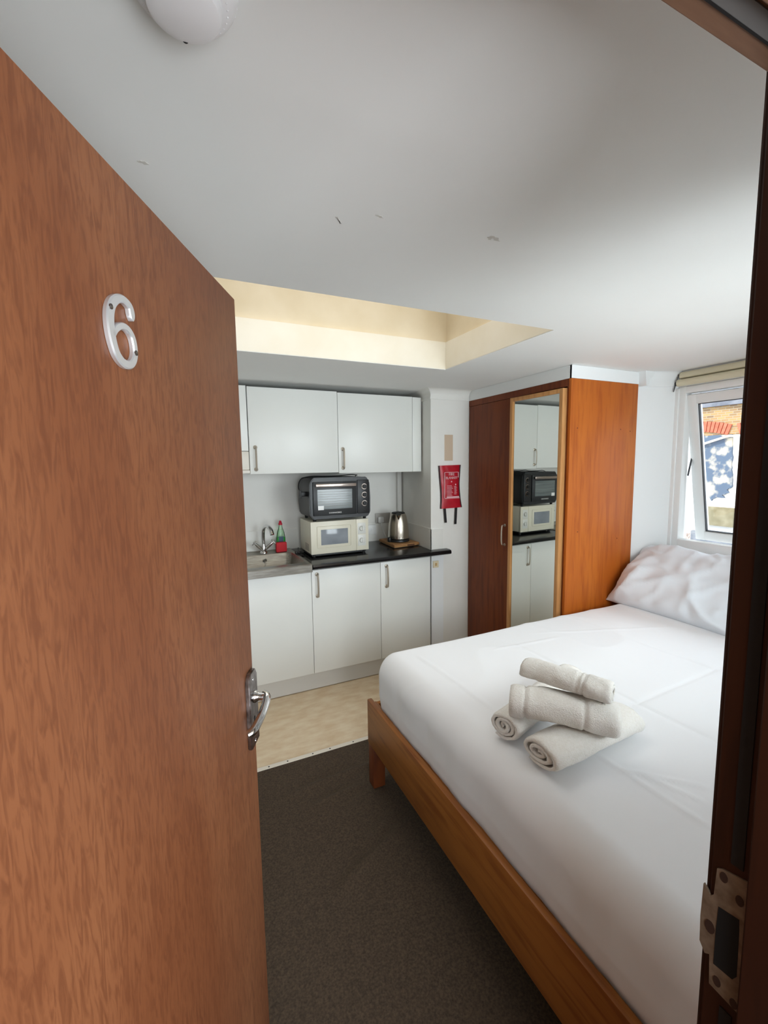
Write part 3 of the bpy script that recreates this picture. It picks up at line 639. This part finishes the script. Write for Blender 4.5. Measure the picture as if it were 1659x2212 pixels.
b = B(); box(b, OX0+.036, OX1-.122, OYF-.046, OYF-.036, OZ1-.066, OZ1-.043, .004); box(b, OX0+.045, OX0+.055, OYF-.038, OYF-.016, OZ1-.062, OZ1-.047); box(b, OX1-.142, OX1-.132, OYF-.038, OYF-.016, OZ1-.062, OZ1-.047); obj('door_handle', b, m_silver, od, smooth=True)
bx('sticker', (OX0+.054, OX0+.096, OYF-.0215, OYF-.0196, OZ0+.064, OZ0+.094), m_white, od)
text('maker_name', 'COOKWORKS', .0145, m_white, od, (OX0+.182, OYF-.0188, OZ0+.040), (1, 0, 0), (0, 0, 1))
cp = bx('control_panel', (OX1-.104, OX1-.010, OYF-.014, OYF-.004, OZ0+.022, OZ1-.022), m_black, ov, bev=.004)
for zc in (OZ1-.072, OZ1-.133, OZ1-.196):
    b = B(); lathe(b, [(.0225, 0), (.0225, -.004), (.0205, -.006)], (OX1-.050, OYF-.014, zc), 'y', 28); kr = obj('dial', b, m_silver, cp, smooth=True)
    b = B(); lathe(b, [(.0172, 0), (.0162, -.012), (.014, -.014)], (OX1-.050, OYF-.019, zc), 'y', 24); box(b, OX1-.0525, OX1-.0475, OYF-.036, OYF-.030, zc-.013, zc+.013, .001); obj('dial_grip', b, m_blackp, kr, smooth=True)
b = B(); lathe(b, [(.005, 0), (.004, -.002)], (OX1-.050, OYF-.014, OZ0+.045), 'y', 12); obj('indicator_light', b, m_blackp, cp)
for x, y in ((OX0+.04, OYF+.03), (OX1-.035, OYF+.03), (OX0+.05, OYF+.29), (OX1-.05, OYF+.29)):
    b = B(); lathe(b, [(.011, 0), (.012, .006), (.015, .022)], (x, y, 1.1965), n=14); obj('foot', b, m_blackp, ov)
# side cable clip and cable
b = B(); box(b, OX0-.045, OX0+.004, OYF+.07, OYF+.10, 1.378, 1.412, .004); box(b, OX0-.052, OX0-.040, OYF+.064, OYF+.106, 1.366, 1.424, .003); obj('cable_hook', b, m_blackp, ov, smooth=True)
b = B(); tube(b, smooth_pts([(OX0-.03, OYF+.10, 1.38), (OX0-.045, OYF+.13, 1.44), (OX0-.02, OYF+.15, 1.50), (OX0+.05, OYF+.13, 1.520), (OX0+.15, OYF+.10, 1.519), (OX0+.26, OYF+.11, 1.520), (OX0+.34, OYF+.08, 1.528), (OX0+.40, OYF+.10, 1.522), (OX0+.43, OYF+.2, 1.515), (OX0+.44, OYF+.32, 1.45)], 6), .0035, 8); obj('power_cable', b, m_blackp, ov, smooth=True)
# black cable/plug heap left of the microwave
b = B(); tube(b, smooth_pts([(.80, 3.14, .937), (.76, 3.19, .94), (.785, 3.26, .945), (.81, 3.21, .945), (.768, 3.18, .952), (.79, 3.30, .945), (.83, 3.44, .94)], 6), .0055, 8)
box(b, .755, .79, 3.21, 3.25, .932, .958, .004); cb_ = obj('power_cable', b, m_blackp, smooth=True); tag(cb_, 'black coiled power cable lying left of the microwave', 'cable')
# chopping board and kettle
cbd = thing('chopping_board', 'thick wooden chopping board under the kettle on the worktop', 'chopping board', (1.64, 3.24, .93))
b = B(); prism(b, [(1.512, 3.075), (1.760, 3.110), (1.745, 3.43), (1.530, 3.41)], .936, .960, 'z', .004); brd = obj('board', b, m_board, cbd, smooth=True)
b = B(); prism(b, [(1.52, 3.09), (1.75, 3.12), (1.74, 3.41), (1.54, 3.40)], .931, .9355, 'z'); obj('feet', b, m_blackp, cbd)
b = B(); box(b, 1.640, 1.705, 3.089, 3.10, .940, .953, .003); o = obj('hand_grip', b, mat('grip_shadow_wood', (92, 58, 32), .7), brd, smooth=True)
kt = thing('kettle', 'stainless steel electric kettle on the chopping board by the column', 'kettle', (1.634, 3.24, .961))
kc = (1.630, 3.235, .9612)
b = B(); lathe(b, [(.088, 0), (.091, .004), (.089, .018), (.082, .022)], kc, n=40); obj('base', b, m_blackp, kt, smooth=True)
b = B(); lathe(b, [(.078, .022), (.086, .026), (.0875, .045), (.086, .09), (.080, .15), (.070, .205), (.063, .226), (.059, .232)], kc, n=48); obj('body', b, m_kettle, kt, smooth=True)
b = B(); lathe(b, [(.056, .230), (.056, .238), (.050, .243), (.02, .247)], kc, n=40); obj('lid', b, m_blackp, kt, smooth=True)
b = B(); tube(b, smooth_pts([(1.655, 3.285, 1.185), (1.668, 3.325, 1.190), (1.680, 3.355, 1.165), (1.685, 3.370, 1.10), (1.682, 3.360, 1.03), (1.672, 3.310, .99)], 5), .011, 10, sx=1.4); obj('handle', b, m_blackp, kt, smooth=True)
b = B(); box(b, 1.528, 1.546, 3.20, 3.24, .962, 1.0, .004); obj('switch', b, m_blackp, kt, smooth=True)
b = B(); tube(b, [(1.602, 3.172, 1.150), (1.596, 3.160, 1.172), (1.591, 3.150, 1.196)], [.004, .014, .022], 14); obj('spout', b, m_chrome, kt, smooth=True)
# sockets on the back wall
so_ = thing('wall_socket', 'grey double wall socket with white plug, left of the kettle', 'socket', (1.60, 3.49, 1.13))
bx('plate', (1.535, 1.68, 3.486, 3.4995, 1.083, 1.172), mat('socket_grey', (176, 172, 166), .4), so_, bev=.003)
b = B(); box(b, 1.552, 1.603, 3.455, 3.485, 1.088, 1.145, .010); tube(b, smooth_pts([(1.578, 3.46, 1.09), (1.578, 3.455, 1.06), (1.60, 3.45, 1.0), (1.62, 3.43, .95)], 4), .003, 8); obj('plug', b, m_white, so_, smooth=True)
s2_ = thing('wall_socket', 'small white wall socket low behind the microwave corner', 'socket', (1.5, 3.488, 1.03))
bx('plate', (1.455, 1.538, 3.482, 3.4915, .992, 1.076), m_white, s2_, bev=.003); bx('rocker', (1.485, 1.505, 3.478, 3.483, 1.02, 1.05), m_white, s2_, bev=.001)
# cream switch on the panel below the worktop
sw = thing('fused_switch', 'small ivory switch plate on the column below the worktop end', 'switch', (1.79, 2.9, .81))
bx('plate', (1.764, 1.815, 2.897, 2.9045, .784, .838), m_ivory, sw, bev=.003); bx('rocker', (1.782, 1.797, 2.893, 2.8975, .800, .822), mat('rocker_tan', (196, 160, 104), .5), sw, bev=.001)
# fire blanket
fb = thing('fire_blanket', 'red fire blanket pouch with black pull tapes hung on the white column', 'fire blanket', (1.93, 2.915, 1.4))
L_ = [(1.826, 1.584), (1.833, 1.50), (1.843, 1.40), (1.846, 1.32), (1.842, 1.247)]; R_ = [(2.022, 1.588), (2.015, 1.50), (2.012, 1.42), (2.022, 1.32), (2.036, 1.250)]
def pouch():
    b = B(); nx, ny = 14, 24; g = []; 
    def ev(T, t):
        t *= len(T)-1; i = min(int(t), len(T)-2); f = t-i; return T[i][0]*(1-f)+T[i+1][0]*f, T[i][1]*(1-f)+T[i+1][1]*f
    for j in range(ny+1):
        l, r = ev(L_, j/ny), ev(R_, j/ny); row = []
        for i in range(nx+1):
            s = i/nx; x = l[0]*(1-s)+r[0]*s; z = l[1]*(1-s)+r[1]*s
            d = .016*math.sin(PI*s)**.5*(.55+.45*math.sin(PI*j/ny)) + .003*noise.noise(Vector((x*30, z*22, 1)))
            row.append(b.verts.new((x, 2.912-d, z)))
        g.append(row)
    back = [[b.verts.new((v.co.x, 2.9195, v.co.z)) for v in r] for r in g]
    for j in range(ny):
        for i in range(nx):
            b.faces.new((g[j][i], g[j+1][i], g[j+1][i+1], g[j][i+1])); b.faces.new((back[j][i], back[j][i+1], back[j+1][i+1], back[j+1][i]))
    for j in range(ny): b.faces.new((g[j][0], back[j][0], back[j+1][0], g[j+1][0])); b.faces.new((g[j][nx], g[j+1][nx], back[j+1][nx], back[j][nx]))
    for i in range(nx): b.faces.new((g[0][i], g[0][i+1], back[0][i+1], back[0][i])); b.faces.new((g[ny][i], back[ny][i], back[ny][i+1], g[ny][i+1]))
    return b
pch = obj('pouch', pouch(), m_red, fb, smooth=True)
for T in (L_, R_):
    b = B(); tube(b, smooth_pts([(x, 2.911, z) for x, z in T], 4), .006, 6); obj('edge_binding', b, m_dred, pch, smooth=True)
for (xa, za, xb, zb) in ((1.876, 1.25, 1.886, 1.135), (1.984, 1.25, 1.977, 1.117)):
    b = B(); n_ = 8
    for k in range(n_):
        f0, f1 = k/n_, (k+1)/n_
        prism(b, [(xa+(xb-xa)*f0-.0095, za+(zb-za)*f0), (xa+(xb-xa)*f0+.0095, za+(zb-za)*f0), (xa+(xb-xa)*f1+.0095, za+(zb-za)*f1), (xa+(xb-xa)*f1-.0095, za+(zb-za)*f1)], 2.905, 2.910, 'y')
    obj('pull_tape', b, m_bag, fb)
text('lettering', 'FIRE', .030, m_print, pch, (1.930, 2.8925, 1.515), (1, 0, 0), (0, 0, 1), .0015)
text('lettering', 'BLANKET', .026, m_print, pch, (1.930, 2.8925, 1.487), (1, 0, 0), (0, 0, 1), .0015)
b = B(); yy0, yy1 = 2.8905, 2.8945
for d in ((1.863, 1.994, 1.530, 1.533), (1.863, 1.867, 1.33, 1.533), (1.990, 1.994, 1.49, 1.533), (1.868, 2.005, 1.326, 1.330), (1.885, 2.0, 1.332, 1.342)): box(b, d[0], d[1], yy0, yy1, d[2], d[3])
for k in range(8): box(b, 1.888, 1.93+.006*(k % 3), yy0, yy1, 1.425-.011*k, 1.428-.011*k)
for k in range(7): box(b, 1.955, 1.975+.004*(k % 2), yy0, yy1, 1.418-.010*k, 1.421-.010*k)
lathe(b, [(.006, 0), (.005, -.001)], (1.930, 2.8925, 1.458), 'y', 10); lathe(b, [(.006, 0), (.005, -.001)], (1.968, 2.8925, 1.435), 'y', 10)
obj('printing', b, m_print, pch)

# ============================================================ WARDROBE
wr = thing('wardrobe', 'tall reddish-brown wooden wardrobe with mirrored door between column and bed', 'wardrobe', (2.4, 2.4, 0))
WXF = 2.11; WYN = 1.915; WYB = 2.918; WTZ = 2.088
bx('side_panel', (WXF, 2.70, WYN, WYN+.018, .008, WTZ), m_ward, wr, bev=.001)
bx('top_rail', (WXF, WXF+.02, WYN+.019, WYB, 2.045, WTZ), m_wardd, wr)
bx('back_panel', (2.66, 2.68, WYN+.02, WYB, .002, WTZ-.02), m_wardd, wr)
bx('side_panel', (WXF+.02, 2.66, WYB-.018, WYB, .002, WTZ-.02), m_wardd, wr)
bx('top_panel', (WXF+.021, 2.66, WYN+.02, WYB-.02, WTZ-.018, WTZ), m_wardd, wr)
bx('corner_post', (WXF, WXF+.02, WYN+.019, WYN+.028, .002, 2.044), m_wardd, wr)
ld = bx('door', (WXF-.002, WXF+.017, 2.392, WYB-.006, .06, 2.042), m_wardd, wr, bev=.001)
b = B(); bow_handle(b, 2.470, WXF-.002, 1.003, 1.157, .006, .03, 'x'); obj('handle', b, m_pewter, ld, smooth=True)
# mirror door, standing slightly ajar (hinged at the bed end)
th = math.radians(2.0); y0, y1 = WYN+.031, 2.386
RM = Matrix.Translation((WXF-.001, y0, 0)) @ Matrix.Rotation(th, 4, 'Z') @ Matrix.Translation((-(WXF-.001), -y0, 0))
def mbx(name, d, m, parent, bev=0):
    b = B(); box(b, *d, bev=bev); bmesh.ops.transform(b, matrix=RM, verts=b.verts[:]); return obj(name, b, m, parent, smooth=bool(bev))
md = mbx('mirror_door', (WXF-.004, WXF+.012, y0, y1, .06, 2.036), m_pine, wr)
fx0, fx1 = WXF-.034, WXF-.0045
b = B(); fw_ = .026
box(b, fx0, fx1, y0, y0+fw_, .08, 2.034, .0015); box(b, fx0, fx1, y1-fw_, y1, .08, 2.034, .0015); box(b, fx0+.0005, fx1, y0+fw_-.001, y1-fw_+.001, 2.034-fw_, 2.0335, .0015); box(b, fx0+.0005, fx1, y0+fw_-.001, y1-fw_+.001, .0805, .08+fw_, .0015)
bmesh.ops.transform(b, matrix=RM, verts=b.verts[:]); mf = obj('mirror_frame', b, m_pine, md, smooth=True)
mbx('mirror_glass', (fx0+.010, fx0+.014, y0+fw_-.002, y1-fw_+.002, .08+fw_-.002, 2.034-fw_+.002), m_mirror, md)
# boxing between wardrobe and ceiling
b = B(); box(b, WXF+.001, WXF+.015, WYN+.002, WYB, WTZ+.001, ZC-.001); box(b, WXF+.001, 2.705, WYN+.001, WYN+.014, WTZ+.001, ZC-.001)
struct(obj('trim_12', b, m_wallw))
for x, z in ((2.17, 1.80), (2.20, 1.17), (2.55, 1.80), (2.64, 1.79), (2.56, 1.10)):
    b = B(); lathe(b, [(.004, 0), (.004, -.0008)], (x, WYN-.0001, z), 'y', 10); obj('screw_plug', b, m_wardd, wr)

# ============================================================ BED
bed = thing('bed_frame', 'low pine bed frame with a plain foot rail and square legs', 'bed', (1.8, 1.2, 0))
bx('foot_rail', (.776, .802, .29, 1.906, .217, .446), m_bed, bed, bev=.006)
bx('rail_lip', (.803, .822, .30, 1.895, .40, .428), m_bed, bed, bev=.002)
bx('side_rail', (.803, 2.87, 1.882, 1.904, .22, .42), m_bed, bed, bev=.002)
bx('side_rail', (.803, 2.87, .292, .305, .22, .42), m_bed, bed, bev=.002)
bx('head_rail', (2.872, 2.895, .292, 1.904, .22, .44), m_bed, bed, bev=.002)
for x, y in ((.779, 1.842), (.779, .292), (2.80, 1.842), (2.80, .305)):
    bx('leg', (x, x+.062, y, y+.060, .006, .216 if x > 1 or y > 0 else .3), m_bedleg, bed, bev=.002)
b = B()
for k in range(12): box(b, .83+.17*k, .90+.17*k, .306, 1.878, .375, .392)
obj('slats', b, m_bed, bed)
# mattress under a white sheet: a rounded box with creases
def rounded_box(x0, x1, y0, y1, z0, z1, rx, ry, rz_, nx, ny, nz, fn=None):
    b = B(); cache = {}
    def vert(i, j, k):
        if (i, j, k) in cache: return cache[(i, j, k)]
        p = Vector((x0+(x1-x0)*i/nx, y0+(y1-y0)*j/ny, z0+(z1-z0)*k/nz))
        c = Vector((min(max(p.x, x0+rx), x1-rx), min(max(p.y, y0+ry), y1-ry), min(max(p.z, z0+rz_[0]), z1-rz_[1])))
        rzz = rz_[1] if p.z > c.z else rz_[0]
        d = Vector(((p.x-c.x)/rx, (p.y-c.y)/ry, (p.z-c.z)/rzz)); L = d.length
        if L > 1e-6:
            m_ = max(abs(d.x), abs(d.y), abs(d.z)); q = d*(m_/L); d2 = d/L*min(1, m_)
            n = Vector((d2.x/rx, d2.y/ry, d2.z/rzz)).normalized(); p = c+Vector((d2.x*rx, d2.y*ry, d2.z*rzz))
        else: n = Vector((0, 0, 1))
        if fn: p = fn(p, n)
        v = b.verts.new(p); cache[(i, j, k)] = v; return v
    for i in range(nx):
        for j in range(ny):
            for k in (0, nz): b.faces.new([vert(i, j, k), vert(i+1, j, k), vert(i+1, j+1, k), vert(i, j+1, k)])
    for i in range(nx):
        for k in range(nz):
            for j in (0, ny): b.faces.new([vert(i, j, k), vert(i+1, j, k), vert(i+1, j, k+1), vert(i, j, k+1)])
    for j in range(ny):
        for k in range(nz):
            for i in (0, nx): b.faces.new([vert(i, j, k), vert(i, j+1, k), vert(i, j+1, k+1), vert(i, j, k+1)])
    return b
creases = [((.97, 1.76), (1.0, 1.20), .004), ((1.10, 1.22), (1.13, .4), .003), ((1.45, 1.80), (1.52, .40), -.005), ((2.0, 1.8), (2.06, .5), .003), ((.95, .98), (2.6, 1.05), -.003), ((1.10, .80), (1.28, .62), .005), ((1.14, .77), (1.20, .60), .004), ((1.6, 1.7), (2.4, 1.4), .003), ((1.3, 1.62), (1.75, 1.58), .003)]
def sheetfn(p, n):
    q = p.copy(); h = 0
    h += .004*noise.noise(Vector((p.x*2.2, p.y*2.2, p.z*2)))
    h += .0045*(1-abs(noise.noise(Vector((p.x*3.1+4, p.y*2.0, p.z*2)))))**6
    for (ax, ay), (cx, cy), a in creases:
        d = Vector((cx-ax, cy-ay)); L = d.length; d /= L; v = Vector((p.x-ax, p.y-ay)); s = v.dot(d)/L; t = v.x*d.y-v.y*d.x+.01*noise.noise(Vector((p.x*4, p.y*4, 0)))
        if 0 < s < 1 and n.z > .3: h += a*math.exp(-(t/.008)**2)*min(1, 6*s, 6*(1-s))
    if n.z < .7:
        k = 1-n.z/.7 if n.z > 0 else 1
        h += k*.006*noise.noise(Vector((p.x*9, p.y*9, p.z*1.6)))
        h += k*.004*abs(noise.noise(Vector((p.x*22, p.y*14+2, p.z*1.2+p.y*2))))
        h += k*-.012*max(0, (.50-p.z)/.1)
    q += n*h
    if n.z > .5: q.z += .012*math.sin(PI*min(1, max(0, (p.x-.8)/2.05)))*math.sin(PI*min(1, max(0, (p.y-.30)/1.57)))**.5
    return q
b = rounded_box(.808, 2.866, .308, 1.876, .395, .695, .09, .07, (.03, .105), 230, 180, 34, sheetfn)
mt = obj('mattress', b, m_sheet, smooth='all'); tag(mt, 'double mattress made up with a smooth white sheet on the pine bed', 'mattress')
# pillow leaning on the wall under the window
def pillow(cx, cy, cz, w_, h_, T, tilt, seed, yawz=0):
    b = B(); n = 60; fr = {}
    def P(u, v, s):
        eu, ev_ = abs(u), abs(v)
        t = T*((1-eu**2.6)*(1-ev_**2.4))**.52 if eu < 1 and ev_ < 1 else 0
        # corners pull in
        uu = u*(1-.055*(1-ev_**2)*0 - .05*(ev_**6)*0); k = 1-.05*(1-ev_*ev_)*(eu**3)
        x = u*w_/2*k; y = v*h_/2*(1-.05*(1-eu*eu)*(ev_**3))
        q = Vector((x*5, y*5, seed+s))
        wr_ = .022*noise.noise(q) + .012*noise.noise(q*2.7)
        for (fx_, fy_, ph, am) in ((2.6, 5.0, 0, .016), (4.2, 1.6, 5, .012), (6.5, 7.5, 9, .008)):
            nn_ = abs(noise.noise(Vector((x*fx_+y*1.5+ph, y*fy_-x*.8, seed*2+ph))))
            wr_ += 1.9*am*max(0, 1-nn_*2.2)**3
        return x, y, s*(t + wr_*min(1, t/T*2))
    R = Matrix.Translation((cx, cy, cz)) @ Matrix.Rotation(yawz, 4, 'Z') @ Matrix.Rotation(-tilt, 4, 'Y')
    for s in (1, -1):
        for i in range(n+1):
            for j in range(n+1):
                u, v = -1+2*i/n, -1+2*j/n; u, v = math.sin(u*PI/2), math.sin(v*PI/2)
                if s == -1 and (i in (0, n) or j in (0, n)): fr[(i, j, s)] = fr[(i, j, 1)]; continue
                x, y, z = P(u, v, s)
                fr[(i, j, s)] = b.verts.new(R @ Vector((y, x, z)))
        for i in range(n):
            for j in range(n): b.faces.new((fr[(i, j, s)], fr[(i+1, j, s)], fr[(i+1, j+1, s)], fr[(i, j+1, s)]))
    return b
o = obj('pillow', pillow(2.665, 1.535, .868, .76, .50, .098, math.radians(42), 3.3), m_pillow, smooth='all'); tag(o, 'plump white pillow propped against the wall below the window', 'pillow')

# ============================================================ TOWELS (each one a rolled ribbon of terry)
def rolled_towel(name, label, p0, p1, wx, wz, turns=3.2, thick=.009, seed=0, roll=0, flatten=1.0, nl=46, bands=(), sag=0, group='rolled white towels on the bed'):
    p0, p1 = Vector(p0), Vector(p1); d = (p1-p0); L = d.length; d.normalize(); side = Vector((0, 0, 1)).cross(d).normalized(); upv = d.cross(side)
    nt_ = int(turns*30); b = B(); outer = []; inner = []
    for k in range(nt_+1):
        a = 2*PI*turns*k/nt_; f = k/nt_; r = .16+.84*f
        outer.append((a, r)); inner.append((a, r))
    rings = []
    for l in range(nl+1):
        t = l/nl; row = []
        endr = 1-.10*max(0, 1-min(t, 1-t)/.05)**2
        for side_ in (0, 1):
            for k in range(nt_+1):
                a, r = outer[k]; 
                R_x, R_z = wx*r*endr, wz*(r*.9+.1)*endr
                for (bt, bw, bh) in bands:
                    e_ = math.exp(-((t-bt)/bw)**2)*bh*(r > .75); R_x -= e_; R_z -= e_
                nn = noise.noise(Vector((math.cos(a)*1.6+seed, math.sin(a)*1.6, t*5+seed)))*.0055*(r**2) + noise.noise(Vector((math.cos(a)*4+seed, math.sin(a)*4, t*14)))*.0022
                off = -thick if side_ else 0
                x = (R_x+nn+off)*math.cos(a+roll); z = (R_z+nn+off*.9)*math.sin(a+roll)
                shift = .010*noise.noise(Vector((a*.25, seed, 0)))*(1 if t < .5 else -1)*(2*abs(t-.5))
                sg2 = -sag*(abs(2*t-1)**2.2)
                c = p0+d*(L*t+shift)
                # nothing dips under the surface the roll lies on
                row.append(c+side*x+upv*z+Vector((0, 0, sg2)))
        rings.append(row)
    m_ = nt_+1
    V = [[b.verts.new(p) for p in row] for row in rings]
    for l in range(nl):
        for k in range(nt_):
            b.faces.new((V[l][k], V[l][k+1], V[l+1][k+1], V[l+1][k])); b.faces.new((V[l][m_+k], V[l+1][m_+k], V[l+1][m_+k+1], V[l][m_+k+1]))
        b.faces.new((V[l][nt_], V[l][m_+nt_], V[l+1][m_+nt_], V[l+1][nt_])); b.faces.new((V[l][0], V[l+1][0], V[l+1][m_], V[l][m_]))
    for l in (0, nl):
        for k in range(nt_): b.faces.new((V[l][k], V[l][k+1], V[l][m_+k+1], V[l][m_+k]))
    o = obj(name, b, m_towel, smooth='all'); tag(o, label, 'towel', group); return o
rolled_towel('rolled_towel', 'rolled white bath towel, bottom left of the towel pile', (.902, 1.050, .752), (1.385, 1.215, .752), .064, .046, 3.0, .010, 1.2, -PI/3)
rolled_towel('rolled_towel', 'rolled white bath towel, bottom layer nearest the camera', (.905, .902, .752), (1.315, .925, .752), .082, .044, 2.6, .010, 5.1, PI/2.2)
rolled_towel('rolled_towel', 'rolled white towel lying across the two bottom towels', (.938, 1.052, .843), (1.150, .835, .835), .066, .052, 3.0, .009, 9.4, -PI/2, bands=((.15, .012, .006), (.70, .01, .006)), sag=.010)
rolled_towel('rolled_towel', 'small rolled white hand towel on top of the towel pile', (1.022, 1.083, .912), (1.132, .836, .910), .046, .040, 2.8, .008, 13.0, -PI/2, bands=((.66, .014, .005), (.72, .014, .005), (.2, .03, .002)))
